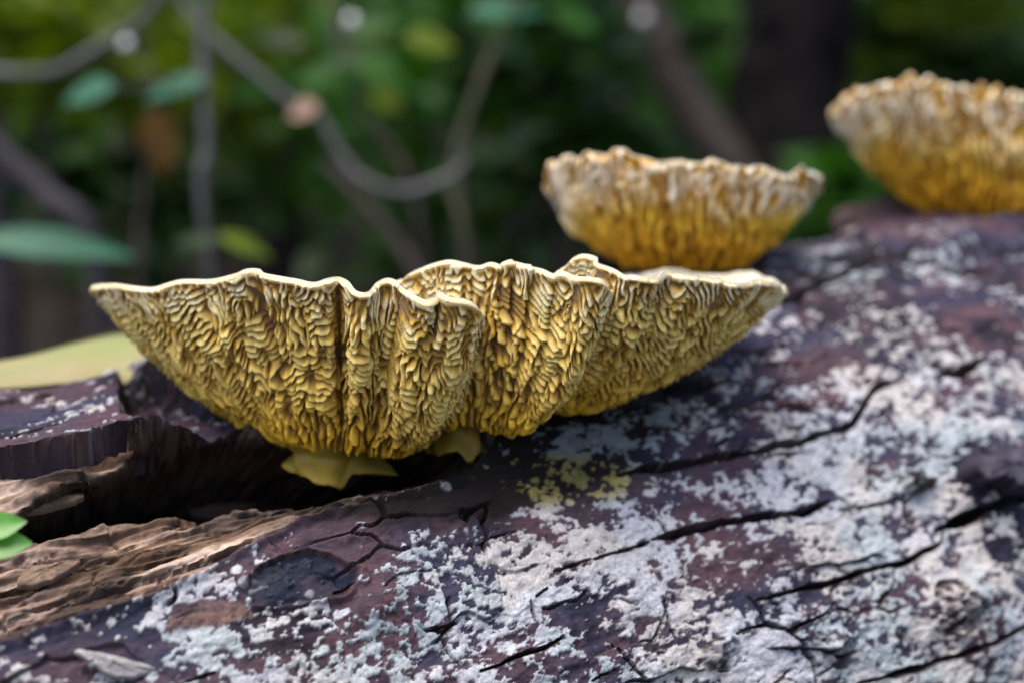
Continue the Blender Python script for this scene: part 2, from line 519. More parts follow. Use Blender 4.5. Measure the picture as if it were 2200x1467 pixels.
# pigment, with shade painted in below the big bracket and in the hollow
def mixc(a, b, t):
    return a + (b - a) * t[..., None]
cA = np.array([0.064, 0.042, 0.056]); cB = np.array([0.040, 0.037, 0.064]); cC = np.array([0.013, 0.013, 0.022])
cD = np.array([0.115, 0.060, 0.068])
col = mixc(np.broadcast_to(cA, PX.shape + (3,)), cB, ss(0.42, 0.62, fbm(UU * 30, VV * 50, 71, 4)))
col = mixc(col, cD, 0.45 * ss(0.55, 0.68, fbm(UU * 50, VV * 120, 72, 4)))
col = mixc(col, cC, 0.8 * ss(0.54, 0.64, fbm(UU * 45, VV * 60, 73, 4)))
col = col * (0.75 + 0.5 * fbm(UU * 600, VV * 900, 74, 2))[..., None]
lc = mixc(np.broadcast_to(np.array([0.43, 0.43, 0.47]), PX.shape + (3,)), np.array([0.46, 0.43, 0.42]), ss(0.4, 0.62, fbm(UU * 60, VV * 60, 75, 3)))
lc = mixc(lc, np.array([0.31, 0.365, 0.39]), 0.7 * ss(0.52, 0.66, fbm(UU * 45, VV * 45, 76, 3)))
lc = lc * (0.72 + 0.5 * fbm(UU * 500, VV * 600, 77, 3))[..., None]
leafp = poly_sd(X, Y, [(345, 1365), (372, 1308), (430, 1290), (520, 1290), (548, 1322), (470, 1345)])
col = mixc(col, np.array([0.19, 0.115, 0.09]), 0.85 * ss(3, -3, leafp) * (0.6 + 0.4 * ss(0.3, 0.6, fbm(UU * 900, VV * 900, 78, 2))))
lich = lich * (1 - ss(3, -3, leafp))
cap_shade = poly_sd(X, Y, [(560, 860), (1420, 840), (1500, 880), (1400, 990), (1330, 1060), (1200, 1100), (1060, 1140), (900, 1150), (760, 1130), (600, 1110), (420, 1060), (380, 960)])  # outline of the shade under the big bracket, painted into the bark colour
cap_shade = ss(30, -45, cap_shade + 50 * (fbm(UU * 60, VV * 90, 79, 4) - 0.5)) * fine
col = mixc(col, np.array([0.009, 0.007, 0.006]), 0.94 * cap_shade)
lich = lich * (1 - 0.6 * cap_shade)
ylw = np.exp(-((PX - 1180) / 230) ** 2 - ((PY - 1030) / 60) ** 2)
lc = mixc(lc, np.array([0.42, 0.36, 0.08]), 0.9 * ss(0.25, 0.7, ylw))
col = mixc(col, np.array([0.018, 0.015, 0.018]), 0.9 * knot * (1 - lich))
col = mixc(col, lc, lich * (1 - 0.75 * knot * ss(0.4, 0.6, ls)))
col = mixc(col, np.array([0.010, 0.015, 0.030]), 0.95 * scar * (0.6 + 0.4 * ss(0.35, 0.6, ls)))
col = mixc(col, np.array([0.018, 0.022, 0.04]), 0.75 * np.exp(-((PX - 330) / 240) ** 2 - ((PY - 1318 + 0.28 * (PX - 330)) / 34) ** 2) * (1 - 0.7 * lich))
wc = mixc(np.broadcast_to(np.array([0.31, 0.215, 0.17]), PX.shape + (3,)), np.array([0.10, 0.058, 0.036]), ss(0.40, 0.62, fbm(UU * 25, VV * 120, 81, 4)))
wc = mixc(wc, np.array([0.45, 0.34, 0.275]), 0.7 * ss(0.52, 0.66, fbm(UU * 40, VV * 500, 82, 4)))
wc = mixc(wc, np.array([0.03, 0.02, 0.016]), 0.85 * ss(0.57, 0.66, fbm(UU * 50, VV * 130, 83, 4)))
wc = mixc(wc, np.array([0.016, 0.011, 0.009]), 0.85 * np.maximum(ss(30, -20, sdh), 0.9 * cap_shade))  # shade of the hollow and the cap above, painted into the wood colour
wc = wc * (0.35 + 1.3 * fbm(UU * 70, VV * 900, 84, 4))[..., None]
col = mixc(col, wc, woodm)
gH = np.abs(np.gradient(HH, axis=0)) / (np.abs(np.gradient(VV, axis=0)) + 1e-6)
steep = ss(0.8, 2.0, gH) * fine
lay = fbm(HH * 1500 + 0.8 * vn(UU * 60, VV * 60, 85), UU * 90, 86, 3)
col = mixc(col, (0.25 + 1.3 * ss(0.3, 0.7, lay))[..., None] * np.array([0.060, 0.040, 0.034]), 0.8 * steep * (1 - ss(0.0004, 0.0016, crack)))
wet = np.clip(0.25 * scar + 0.25 * ss(0.5, 0.62, fbm(UU * 45, VV * 60, 73, 4)) * (1 - lich), 0, 1)

# split the skin of the log into its bark plates along the long cracks
nr, nc = PX.shape
Fq = grid_faces(nr, nc)
# close the tube round the back
last = (nr - 1) * nc + np.arange(nc - 1)
Fq = np.vstack([Fq, np.stack([last, last + 1, np.arange(nc - 1) + 1, np.arange(nc - 1)], -1)])
Vl = LOGP.reshape(-1, 3)
nrm = grid_normals(LOGP)
if (nrm[100, 500] @ rad[100, 500]) < 0:
    nrm = -nrm
    Fq = Fq[:, ::-1]
nrm = nrm.reshape(-1, 3)
def line_y(xs, pts):
    p = np.array(pts, float)
    y = np.interp(xs, p[:, 0], p[:, 1])
    y = np.where(xs < p[0, 0], p[0, 1] - 0.27 * (xs - p[0, 0]), y)
    return np.where(xs > p[-1, 0], p[-1, 1] - 0.27 * (xs - p[-1, 0]), y)
bounds = [cracks[22][0], [(1380, 842), (1494, 832), (1561, 814), (1685, 739), (2015, 712)], cracks[0][0],
          [(1189, 1229), (1274, 1205), (1410, 1156), (1555, 1128), (1728, 1097), (1788, 1076), (1941, 1066), (2060, 1030)],
          [(1150, 1400), (1430, 1340), (1624, 1290), (1748, 1256), (1883, 1221), (2018, 1167), (2134, 1085)],
          [(1031, 1437), (1212, 1368), (1430, 1364), (1578, 1364), (1840, 1467)]]
lab = np.zeros(PX.shape, int)
for b_ in bounds:
    lab += (cy_ > line_y(cx_, b_)).astype(int)
cross = [1400, 1620, 1800]
lab = lab * 3 + (cx_ > 1429 + 0.9 * (cy_ - 1140)).astype(int) + (cx_ > 1800 + 0.1 * (cy_ - 1260)).astype(int)
lab = np.where(fine < 0.5, 100, lab)
lab = np.where((PX < 480) & (PY < 960) & (woodm < 0.5) & (fine >= 0.5), 101, lab)
lab = np.where(woodm > 0.5, 102, lab)
flab = lab.reshape(-1)[Fq[:, 0]]
ends = np.array([LOG_C + AXW * u_all[0], LOG_C + AXW * u_all[-1]])
log_root = empty('fallen_log', LOG_C + AXW * 0.1 - np.array([0, 0, LOG_R]))
tag(log_root, 'fallen rotting log with purple brown bark and white lichen crusts', 'log')
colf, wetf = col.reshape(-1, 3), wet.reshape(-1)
for L in np.unique(flab):
    fsel = Fq[flab == L]
    if len(fsel) < 60:
        flab[flab == L] = 100
for L in np.unique(flab):
    fsel = Fq[flab == L]
    ids, inv = np.unique(fsel, return_inverse=True)
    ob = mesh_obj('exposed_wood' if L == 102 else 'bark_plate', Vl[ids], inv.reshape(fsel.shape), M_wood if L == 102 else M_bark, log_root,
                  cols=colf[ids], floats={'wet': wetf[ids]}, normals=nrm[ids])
    if L == 102: ob['label'] = 'bare tan rotten wood where the bark has fallen away'
    if L == 101: ob['label'] = 'broken plank of bark with a ragged lower edge over a dark gap'
M_end = mat_plain('cut_wood', (0.12, 0.075, 0.04), (0.2, 0.13, 0.08), 60, 0.85, 0.002, 200)
for k in (0, -1):
    ring = LOGP[:, k]
    cpt = ring.mean(0)
    V_ = np.vstack([ring, cpt[None]])
    n_ = len(ring)
    mesh_obj('end_grain', V_, [(i, (i + 1) % n_, n_) for i in range(n_)], M_end, log_root)

def log_surface(px, py, lift=0.0):
    """point of the finished log nearest to a pixel"""
    q = (PX[:len(ang_f), ::3] - px) ** 2 + (PY[:len(ang_f), ::3] - py) ** 2
    P2x, P2y, _ = proj(LOGP[:len(ang_f), ::3])
    q = (P2x - px) ** 2 + (P2y - py) ** 2
    i = np.unravel_index(np.argmin(q), q.shape)
    return LOGP[:len(ang_f), ::3][i] + rad[:len(ang_f), ::3][i] * lift, rad[:len(ang_f), ::3][i]

# loose flakes of bark standing proud of the log
def flake(pts, thick, tilt, name, label, c1, c2, seed, jag=1.0, foot=0.0006):
    """ragged thin slab; pts = outline pixels on the log, tilt = how far each point lifts (mm)"""
    out = catmull([(a, b, 0) for a, b in pts], 5, True)[:, :2]
    lifts = catmull([(t, 0, 0) for t in tilt], 5, True)[:, 0]
    rng = np.random.default_rng(seed)
    top, bot = [], []
    c0 = out.mean(0)
    c_, r_ = log_surface(*out.mean(0))
    for (a, b), l in zip(out, lifts):
        ray_ = P(a + jag * rng.normal(0, 1.2), b + jag * rng.normal(0, 1.2), 1.0) - CAM
        dc = proj(c_)[2]
        b2 = CAM + ray_ * float(np.clip(((c_ - CAM) @ r_) / (ray_ @ r_), dc - 0.012, dc + 0.012))
        top.append(b2 + r_ * (l * 0.0005 + thick)); bot.append(b2 + r_ * (l * 0.0005 - foot))
    top, bot = np.array(top), np.array(bot)
    n_ = len(top)
    pc, rc = log_surface(*c0)
    ml = float(np.mean(lifts)) * 0.001
    rings, colr = [bot], [np.tile(c2, (n_, 1))]
    ctop = top.mean(0) + rc * 0.0008
    rings.append(top); colr.append(np.tile(c2, (n_, 1)))
    for k in (0.85, 0.6, 0.3, 0.08):
        q = ctop + (top - ctop) * k
        q = q + rc * (rng.normal(0, 0.00025, n_))[:, None]
        rings.append(q)
        tt = rng.random((n_, 1))
        colr.append(c1 * (1 - tt) + c2 * tt)
    V_ = np.vstack(rings)
    Fs = grid_faces(len(rings), n_, True)
    mesh_obj(name, V_, Fs, M_bark, log_root, cols=np.vstack(colr), floats={'wet': np.zeros(len(V_))})['label'] = label

grey = np.array([0.40, 0.38, 0.37]); brn = np.array([0.08, 0.055, 0.055])
flake([(160, 1405), (230, 1415), (330, 1440), (300, 1455), (240, 1458), (190, 1430)], 0.0012, [2.5, 3, 1, 0, 1.5, 3], 'bark_flake', 'pale lifted wedge of lichened bark', grey, np.array([0.3, 0.28, 0.28]), 1)
flake([(2075, 985), (2180, 960), (2260, 990), (2230, 1050), (2150, 1040), (2090, 1030)], 0.0022, [2, 2, 3, 4, 4, 3], 'bark_flake', 'dark raised slab of bark over a wide crack', np.array([0.10, 0.09, 0.12]), np.array([0.04, 0.034, 0.05]), 3, 5.0, 0.005)
flake([(1790, 492), (1850, 462), (1930, 452), (1990, 470), (1950, 500), (1860, 508)], 0.003, [4, 4, 4, 3, 4, 4], 'bark_flake', 'smooth purple flake along the top of the log', np.array([0.09, 0.055, 0.07]), brn, 4, 3.0, 0.004)
wdc = np.array([0.16, 0.11, 0.08])
flake([(405, 1120), (470, 1098), (560, 1078), (600, 1072), (530, 1108), (470, 1132)], 0.001, [6, 5, 3, 2, 5, 6], 'wood_splinter', 'thin grey splinter lifting off the rotten wood', wdc, wdc * 0.6, 5)
flake([(60, 1238), (120, 1226), (175, 1212), (160, 1232), (110, 1262), (40, 1272)], 0.001, [4, 4, 3, 4, 4, 3], 'wood_splinter', 'tan splinter beside a dark slot in the wood', wdc * 1.6, wdc, 6)
flake([(0, 1112), (90, 1095), (180, 1078), (150, 1100), (60, 1122)], 0.001, [5, 4, 3, 4, 5], 'wood_splinter', 'grey brown splinter below the dark gap', wdc, wdc * 0.7, 7)

# ------------------------------------------------------------------ bracket fungi
def labyrinth(n, cells, seed, iters=10, aniso=0.9):
    """Turing-like maze on a periodic square; walls prefer the ring direction in places and the radial one in others"""
    rng = np.random.default_rng(seed)
    k = np.fft.fftfreq(n, 1.0 / n)
    KX, KY = np.meshgrid(k, k)
    f = rng.normal(size=(n, n))
    ii = (np.arange(n) - n / 2) / n
    GX_, GY_ = np.meshgrid(ii, ii)
    phi = np.arctan2(GY_, GX_)                       # radial direction
    lo = vn(GX_ * 26 + 40, GY_ * 26 + 40, seed) + 0.5 * vn(GX_ * 60 + 40, GY_ * 60, seed + 1)
    pref = ss(0.55, 0.85, lo) * ss(0.27, 0.36, np.hypot(GX_, GY_))                         # 1: walls run round the ring, 0: free / radial
    theta = np.where(pref > 0.5, phi, phi + math.pi / 2)   # direction of the wave vector
    amt = 0.1 + 0.6 * np.abs(pref - 0.5) * 2
    filt, wts = [], []
    nor = 4
    for j in range(nor):
        a = j * math.pi / nor
        kr = np.hypot(KX, KY) + 1e-9
        band = np.exp(-((kr - cells) / (0.34 * cells)) ** 2)
        ca = ((KX * math.cos(a) + KY * math.sin(a)) / kr) ** 2
        filt.append(band * (0.35 + aniso * ca ** 3))
        wts.append(np.clip(np.cos(theta - a) ** 2, 0, 1) ** 2 * amt + (1 - amt) * 0.25)
    ws_ = sum(wts)
    for it in range(iters):
        Ff = np.fft.fft2(f)
        g = 0
        for fl, w in zip(filt, wts):
            g = g + np.fft.ifft2(Ff * fl).real * (w / ws_)
        g = g / (g.std() + 1e-9)
        f = np.tanh(1.6 * g + 0.12)
    return g

DOM = 0.17
MAZE = labyrinth(900, 90, 5)             # 88 walls over 17 cm: about 1.9 mm apart

def sample(maze, x, y):
    n = maze.shape[0]
    gx_ = (x / DOM + 0.5) * n; gy_ = (y / DOM + 0.5) * n
    ix, iy = np.floor(gx_).astype(int), np.floor(gy_).astype(int)
    fx, fy = gx_ - ix, gy_ - iy
    a = maze[iy % n, ix % n]; b = maze[iy % n, (ix + 1) % n]; c = maze[(iy + 1) % n, ix % n]; d = maze[(iy + 1) % n, (ix + 1) % n]
    return (a * (1 - fx) + b * fx) * (1 - fy) + (c * (1 - fx) + d * fx) * fy

def lobe(root, front, back, bc, br, pw, nt_front, nt_back, ns, amp, maze, flutes=(), rot0=0.0, seed=0, tint=0.0, s0=0.03, lipw=0.02, mscale=1.0, whiteness=0.0, lipk=0.75, fringe=0.0, golden=False):
    rng = np.random.default_rng(seed)
    nf = len(front)
    pts = np.array([P(*q) for q in front + back])
    dense = catmull(pts, 40, True)
    kind = np.repeat(np.array([1.0] * (nf - 1) + [0.0] * (len(back) + 1)), 40)
    seg = np.linalg.norm(np.roll(dense, -1, 0) - dense, axis=1)
    Lf = np.where(kind > 0.5, seg, 0).sum(); Lb = seg.sum() - Lf
    wgt = seg * np.where(kind > 0.5, nt_front / Lf, nt_back / Lb)
    cum = np.concatenate([[0], np.cumsum(wgt)])
    alen = np.concatenate([[0], np.cumsum(seg)])
    nt = nt_front + nt_back
    tt = np.arange(nt) / nt * cum[-1]
    dd = np.vstack([dense, dense[:1]])
    rim = np.stack([np.interp(tt, cum, dd[:, i]) for i in range(3)], -1)
    arc = np.interp(tt, cum, alen)
    c = P(*bc)
    # base ring: angle follows the rim, made monotonic and even
    th = np.unwrap(np.arctan2(rim[:, 1] - c[1], rim[:, 0] - c[0]))
    kk = np.hanning(61); kk /= kk.sum()
    sgn = np.sign(th[-1] - th[0])
    lin = th[0] + sgn * 2 * math.pi * np.arange(nt) / nt
    dv = th - lin
    dv = np.convolve(np.concatenate([dv[-60:], dv, dv[:60]]), kk, 'same')[60:-60]
    ang = lin + dv
    B = np.stack([c[0] + br[0] * np.cos(ang), c[1] + br[1] * np.sin(ang), np.full(nt, c[2])], -1)
    s = np.linspace(0, 1, ns)[:, None]
    pxr, pyr, pdr = proj(rim)
    pwt = np.interp(pxr, [q[0] for q in pw], [q[1] for q in pw]) if isinstance(pw, (list, tuple)) else np.full(nt, pw)
    G = np.zeros((ns, nt, 3))
    G[..., :2] = B[None, :, :2] + (rim - B)[None, :, :2] * s[..., None]
    G[..., 2] = B[None, :, 2] + (rim - B)[None, :, 2] * s ** pwt[None, :]
    # flutes: pleats running from the rim towards the base
    inward = c[None, :2] - rim[:, :2]
    inward /= np.linalg.norm(inward, axis=1, keepdims=True)
    fd = np.zeros(nt)
    front_m = (pdr < bc[2] + 0.004).astype(float)
    for fx, fw, fmm in flutes:
        fd += fmm * 0.001 * np.exp(-((pxr - fx) / fw) ** 2) * front_m
    fs = fd[None, :] * ss(0.02, 0.85, s) * (1 - 0.6 * ss(0.88, 1.0, s))
    G[..., :2] += inward[None] * fs[..., None]
    # gentle unevenness
    lowx = arc[None, :] * 60 + 0 * s
    und = (fbm(lowx, s * 4 + seed * 3.1 + 0 * lowx, 90 + seed, 3) - 0.5) * 0.004 * ss(0, 0.4, s)
    G[..., :2] += inward[None] * und[..., None]
    n_ = grid_normals(G, True)
    mid = G[ns // 2, :, :].mean(0)
    outv = G - np.array([c[0], c[1], c[2] + 0.05])
    if (n_ * outv).sum(-1).mean() < 0: n_ = -n_
    # arc length up the wall and along the rim -> polar maze coordinates
    sl = np.concatenate([np.zeros((1, nt)), np.cumsum(np.linalg.norm(np.diff(G, axis=0), axis=-1), 0)])
    sbar = sl[-1].mean()
    sig = sl + s0
    psi = (arc / (sbar + s0))[None, :] + rot0 + 0.04 * (fbm(lowx * 4, s * 14 + 0 * lowx, 97 + seed, 3) - 0.5)
    jx = 0.0030 * (fbm(lowx * 4, s * 14 + 0 * lowx, 91 + seed, 3) - 0.5)
    mz = sample(maze, (sig + jx) * np.cos(psi) * mscale, (sig + jx) * np.sin(psi) * mscale)
    Hm = ss(-0.5, 0.35, mz) * (0.62 + 0.38 * ss(0.0, 1.6, mz))
    fine_n = fbm(arc[None, :] * 1500 + 0 * s, sl * 1500, 92 + seed, 2) - 0.5
    cut = vn(arc[None, :] * 620 + 0 * s + 2.5 * vn(sl * 300, arc[None, :] * 200 + 0 * s, 81), sl * 170, 101 + seed)
    Hm = Hm * (1 - 0.75 * ss(0.60, 0.78, cut))
    lip = ss(1 - lipw, 1 - 0.4 * lipw, s + 0 * Hm + 0.012 * (vn(arc[None, :] * 260 + 0 * s, 0 * sl, 93 + seed) - 0.5))
    groove = np.clip(fd[None, :] / 0.004, 0, 1)
    Hm = Hm * (1 - 0.55 * groove * (1 - lip))
    Hr = np.maximum(Hm, lip * lipk)
    A = amp * (0.55 + 0.45 * ss(1.0, 0.75, s)) * (0.55 + 0.45 * ss(0.0, 0.25, s)) * (0.8 + 0.5 * (vn(arc[None, :] * 220 + 0 * s, sl * 220, 94 + seed) - 0.3))
    down = np.array([0, 0, -1.0])
    D = 0.48 * n_ + 0.85 * down
    Dl = 0.8 * n_
    Dm = D * (1 - lip)[..., None] + Dl * lip[..., None]
    # roll the very edge
    V = G + Dm * (A * Hr + 0.0003 * fine_n * Hm)[..., None]
    edge = ss(1 - 0.35 * lipw, 1.0, s)
    V[..., 2] += 0.0004 * edge * (vn(arc[None, :] * 400 + 0 * s, 0 * sl, 95 + seed) - 0.5)
    fr_ = fringe * ss(0.8, 1.0, s) * (vn(arc[None, :] * 330 + 0 * s, 0 * sl + 3.3, 98 + seed) + 0.6 * vn(arc[None, :] * 120 + 0 * s, 0 * sl + 1.3, 99 + seed) - 0.7)
    V[..., 2] += fr_
    V[-1] = G[-1] + np.array([0, 0, 0.0002]) + fr_[-1][:, None] * np.array([0, 0, 1.0])
    # pigment: cream lips, ochre walls, lilac brown pore floors
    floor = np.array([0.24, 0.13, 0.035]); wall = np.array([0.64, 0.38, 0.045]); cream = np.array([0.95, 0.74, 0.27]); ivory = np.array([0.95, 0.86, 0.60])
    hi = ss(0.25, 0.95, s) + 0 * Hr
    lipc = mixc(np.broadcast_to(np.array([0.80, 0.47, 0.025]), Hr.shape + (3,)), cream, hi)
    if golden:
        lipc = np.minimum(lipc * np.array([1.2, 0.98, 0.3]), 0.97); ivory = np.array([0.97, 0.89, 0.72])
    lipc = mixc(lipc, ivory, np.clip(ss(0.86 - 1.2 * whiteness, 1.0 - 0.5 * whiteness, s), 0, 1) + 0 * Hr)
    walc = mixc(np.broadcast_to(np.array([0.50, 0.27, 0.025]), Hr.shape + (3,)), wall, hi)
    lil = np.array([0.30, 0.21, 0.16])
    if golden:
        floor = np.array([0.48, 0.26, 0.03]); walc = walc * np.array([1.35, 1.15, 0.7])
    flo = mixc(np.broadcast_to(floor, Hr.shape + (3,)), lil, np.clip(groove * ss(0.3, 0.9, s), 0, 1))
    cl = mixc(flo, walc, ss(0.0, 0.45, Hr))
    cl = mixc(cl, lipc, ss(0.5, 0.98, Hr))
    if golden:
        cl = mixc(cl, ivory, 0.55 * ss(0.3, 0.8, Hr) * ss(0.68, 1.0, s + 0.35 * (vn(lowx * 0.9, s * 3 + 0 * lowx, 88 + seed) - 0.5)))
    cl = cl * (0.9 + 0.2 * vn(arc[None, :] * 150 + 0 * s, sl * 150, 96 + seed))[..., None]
    Fs = grid_faces(ns, nt, True)
    nn = grid_normals(V, True)
    if (nn * n_).sum(-1).mean() < 0: Fs = Fs[:, ::-1]
    # upper skin of the cap, hollow like a saucer
    step = 3
    Gt = G[:, ::step].copy()
    Gt[..., 2] += fr_[:, ::step]
    rows = [(1.0, 0.0), (0.998, 0.0007), (0.99, 0.0011), (0.97, 0.0013), (0.93, 0.0016), (0.86, 0.002), (0.75, 0.0027), (0.6, 0.004), (0.45, 0.006), (0.3, 0.008), (0.15, 0.0095), (0.0, 0.0105)]
    T = []
    for sv, up in rows:
        fi = sv * (ns - 1); i0 = int(min(fi, ns - 2)); fr = fi - i0
        r_ = Gt[i0] * (1 - fr) + Gt[i0 + 1] * fr
        r_ = r_ + np.array([0, 0, up + (0.0002 if sv == 1.0 else 0)])
        T.append(r_)
    T = np.array(T)
    nr_, nc_ = T.shape[:2]
    Ft = grid_faces(nr_, nc_, True).tolist()
    V_ = np.vstack([T.reshape(-1, 3), T[-1].mean(0)[None]])
    b0 = (nr_ - 1) * nc_
    Ft += [(b0 + i, b0 + (i + 1) % nc_, nr_ * nc_) for i in range(nc_)]
    cap_ = mesh_obj('cap', V_, Ft, M_skin, root)
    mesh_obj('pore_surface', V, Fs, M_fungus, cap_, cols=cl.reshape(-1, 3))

def stipe(root, px, py, d, rx, ry, rz, tip, seed, c1, c2):
    """smooth foot joining the cap to the wood"""
    c = P(px, py, d)
    n, m = 48, 26
    V, C = [], []
    th = np.linspace(0, 2 * math.pi, n, endpoint=False)
    for j in range(m):
        v = j / (m - 1)
        # flares at the top into the cap and ends in a ragged skirt below
        prof = (0.78 + 0.22 * math.cos(v * math.pi)) if v < 0.55 else 0.78 + 0.22 * math.cos(0.55 * math.pi) + 0.55 * (v - 0.55)
        z = rz * (0.5 - v)
        wob = 1 + 0.22 * (vn(np.cos(th) * 2 + 9, np.sin(th) * 2 + v * 2, seed) - 0.5) * (1 + 2 * v)
        zz = z - 0.006 * v ** 2 * (vn(np.cos(th) * 3 + 3, np.sin(th) * 3, seed + 1) - 0.3) - tip * v ** 2 * np.exp(-((th - 4.71) / 0.5) ** 2)
        V.append(np.stack([c[0] + rx * prof * wob * np.cos(th), c[1] + ry * prof * wob * np.sin(th), c[2] + zz], -1))
        t = vn(th * 3, np.full(n, v * 5), seed + 2)[:, None]
        C.append(c1 * (1 - t) + c2 * t)
    Vv = np.vstack(V + [V[0].mean(0)[None], V[-1].mean(0)[None]])
    Fs = [tuple(f) for f in grid_faces(m, n, True).tolist()]
    Fs += [((i + 1) % n, i, m * n) for i in range(n)] + [((m - 1) * n + i, (m - 1) * n + (i + 1) % n, m * n + 1) for i in range(n)]
    mesh_obj('stipe', Vv, Fs, M_stipe, root, cols=np.vstack(C + [c1[None], c1[None]]))

big = empty('bracket_fungus', P(800, 1000, 0.356))
tag(big, 'large cream and ochre bracket fungus with maze-like ridges and pleated rim', 'mushroom')
lobe(big,
     front=[(195, 617, .368), (255, 614, .352), (330, 622, .343), (385, 606, .337), (450, 605, .332), (505, 594, .328), (537, 582, .326), (572, 593, .324), (625, 603, .321),
            (672, 612, .319), (700, 604, .320), (724, 601, .322), (748, 609, .320), (766, 630, .317), (790, 632, .316), (808, 612, .318), (832, 602, .320), (856, 612, .318),
            (880, 634, .315), (912, 650, .313), (930, 644, .313), (944, 629, .314), (962, 642, .312), (1000, 648, .312), (1022, 662, .314), (1034, 690, .320)],
     back=[(1034, 680, .334), (1012, 660, .350), (930, 650, .366), (780, 640, .384), (560, 632, .396), (360, 628, .396), (230, 622, .384)],
     bc=(745, 942, .352), br=(.0105, .009), pw=[(195, 1.6), (700, 1.8), (900, 2.2), (1030, 2.8)], nt_front=620, nt_back=150, ns=300, amp=.0030, maze=MAZE,
     flutes=[(547, 13, 4.5), (724, 15, 5), (780, 9, -1), (866, 10, 4.5), (945, 8, 3), (420, 10, 1.5), (330, 12, 1.5), (640, 12, 1.2)], rot0=0.3, seed=1, mscale=1.22)
lobe(big,
     front=[(862, 604, .345), (878, 590, .340), (915, 574, .336), (962, 564, .333), (1000, 570, .331), (1030, 576, .330), (1058, 569, .328), (1082, 574, .326), (1102, 563, .325),
            (1128, 571, .325), (1150, 575, .323), (1172, 583, .323), (1200, 594, .321), (1222, 588, .320), (1245, 598, .319), (1275, 601, .317), (1296, 606, .317), (1304, 624, .322)],
     back=[(1300, 622, .338), (1270, 615, .352), (1160, 610, .372), (1000, 606, .380), (900, 606, .368)],
     bc=(1000, 900, .350), br=(.009, .008), pw=[(860, 1.6), (1100, 1.9), (1300, 2.4)], nt_front=420, nt_back=90, ns=280, amp=.0030, maze=MAZE,
     flutes=[(1088, 8, 5), (1116, 6, 4), (1160, 9, 5), (1212, 8, 4), (1018, 10, 2.5), (1050, 8, 2), (1255, 9, 2)], rot0=2.1, seed=2, mscale=1.22)
lobe(big,
     front=[(1202, 590, .346), (1218, 572, .341), (1246, 556, .338), (1280, 562, .336), (1304, 578, .333), (1335, 590, .331), (1362, 596, .330), (1395, 604, .330), (1418, 606, .330),
            (1432, 592, .332), (1450, 588, .334), (1475, 594, .334), (1500, 596, .335), (1530, 604, .337), (1565, 612, .339), (1600, 612, .343), (1635, 606, .348), (1668, 608, .355), (1686, 626, .364)],
     back=[(1682, 616, .376), (1650, 600, .390), (1600, 588, .402), (1560, 592, .406), (1500, 598, .408), (1450, 582, .404), (1340, 600, .392), (1230, 608, .368)],
     bc=(1075, 868, .358), br=(.011, .009), pw=[(1200, 1.6), (1450, 1.8), (1690, 1.9)], nt_front=460, nt_back=120, ns=260, amp=.0028, maze=MAZE,
     flutes=[(1300, 9, 4), (1362, 7, 3), (1408, 7, 3), (1462, 7, 3), (1510, 7, 2), (1560, 8, 2.5)], rot0=3.9, seed=3, mscale=1.3, fringe=.0012)
yel = np.array([0.34, 0.24, 0.028]); yel2 = np.array([0.20, 0.13, 0.018])
stipe(big, 718, 958, .351, .0122, .011, .010, .002, 5, yel, yel2)
stipe(big, 985, 908, .352, .0085, .008, .010, .001, 6, yel * 0.9, yel2 * 0.9)

mid_f = empty('bracket_fungus', P(1470, 585, .455))
tag(mid_f, 'small toothed ochre bracket fungus between the large bracket and the highest one', 'mushroom')
lobe(mid_f,
     front=[(1176, 400, .452), (1182, 365, .444), (1215, 348, .436), (1265, 340, .430), (1300, 331, .427), (1350, 332, .424), (1400, 342, .422), (1430, 358, .421), (1475, 352, .421), (1530, 356, .421),
            (1590, 360, .423), (1630, 366, .426), (1680, 380, .430), (1730, 372, .438), (1760, 385, .448)],
     back=[(1752, 388, .470), (1690, 382, .488), (1560, 366, .500), (1380, 350, .500), (1250, 356, .488), (1190, 370, .470)],
     bc=(1475, 560, .455), br=(.012, .010), pw=[(1176, 1.45), (1470, 1.5), (1760, 1.3)], nt_front=360, nt_back=90, ns=170, amp=.0046, maze=MAZE, lipk=0.2, fringe=0.003, golden=True,
     flutes=[(1420, 14, 4), (1600, 12, 2), (1300, 14, 1.5)], rot0=0.8, seed=4, mscale=0.85, lipw=0.02, whiteness=0.14)
stipe(mid_f, 1475, 580, .455, .013, .011, .014, .001, 7, yel, yel2)
far_f = empty('bracket_fungus', P(2150, 470, .535))
tag(far_f, 'toothed golden bracket fungus with pale fringed rim highest up the log', 'mushroom')
lobe(far_f,
     front=[(1790, 240, .530), (1806, 215, .520), (1850, 192, .512), (1905, 186, .506), (1950, 176, .503), (2010, 178, .501), (2060, 192, .500), (2120, 194, .500), (2180, 208, .501),
            (2250, 212, .503), (2320, 222, .506), (2400, 235, .512), (2450, 260, .525)],
     back=[(2450, 255, .550), (2380, 240, .572), (2230, 220, .590), (2050, 205, .592), (1900, 210, .580), (1815, 225, .555)],
     bc=(2130, 452, .535), br=(.015, .013), pw=[(1790, 1.3), (2130, 1.6), (2450, 1.6)], nt_front=340, nt_back=80, ns=170, amp=.0056, maze=MAZE, lipk=0.2, fringe=0.004, golden=True,
     flutes=[(1880, 14, 2), (2050, 14, 3), (2160, 12, 2)], rot0=2.6, seed=5, lipw=0.02, whiteness=0.12, mscale=0.8)
stipe(far_f, 2130, 462, .535, .016, .014, .020, .001, 8, yel, yel2)

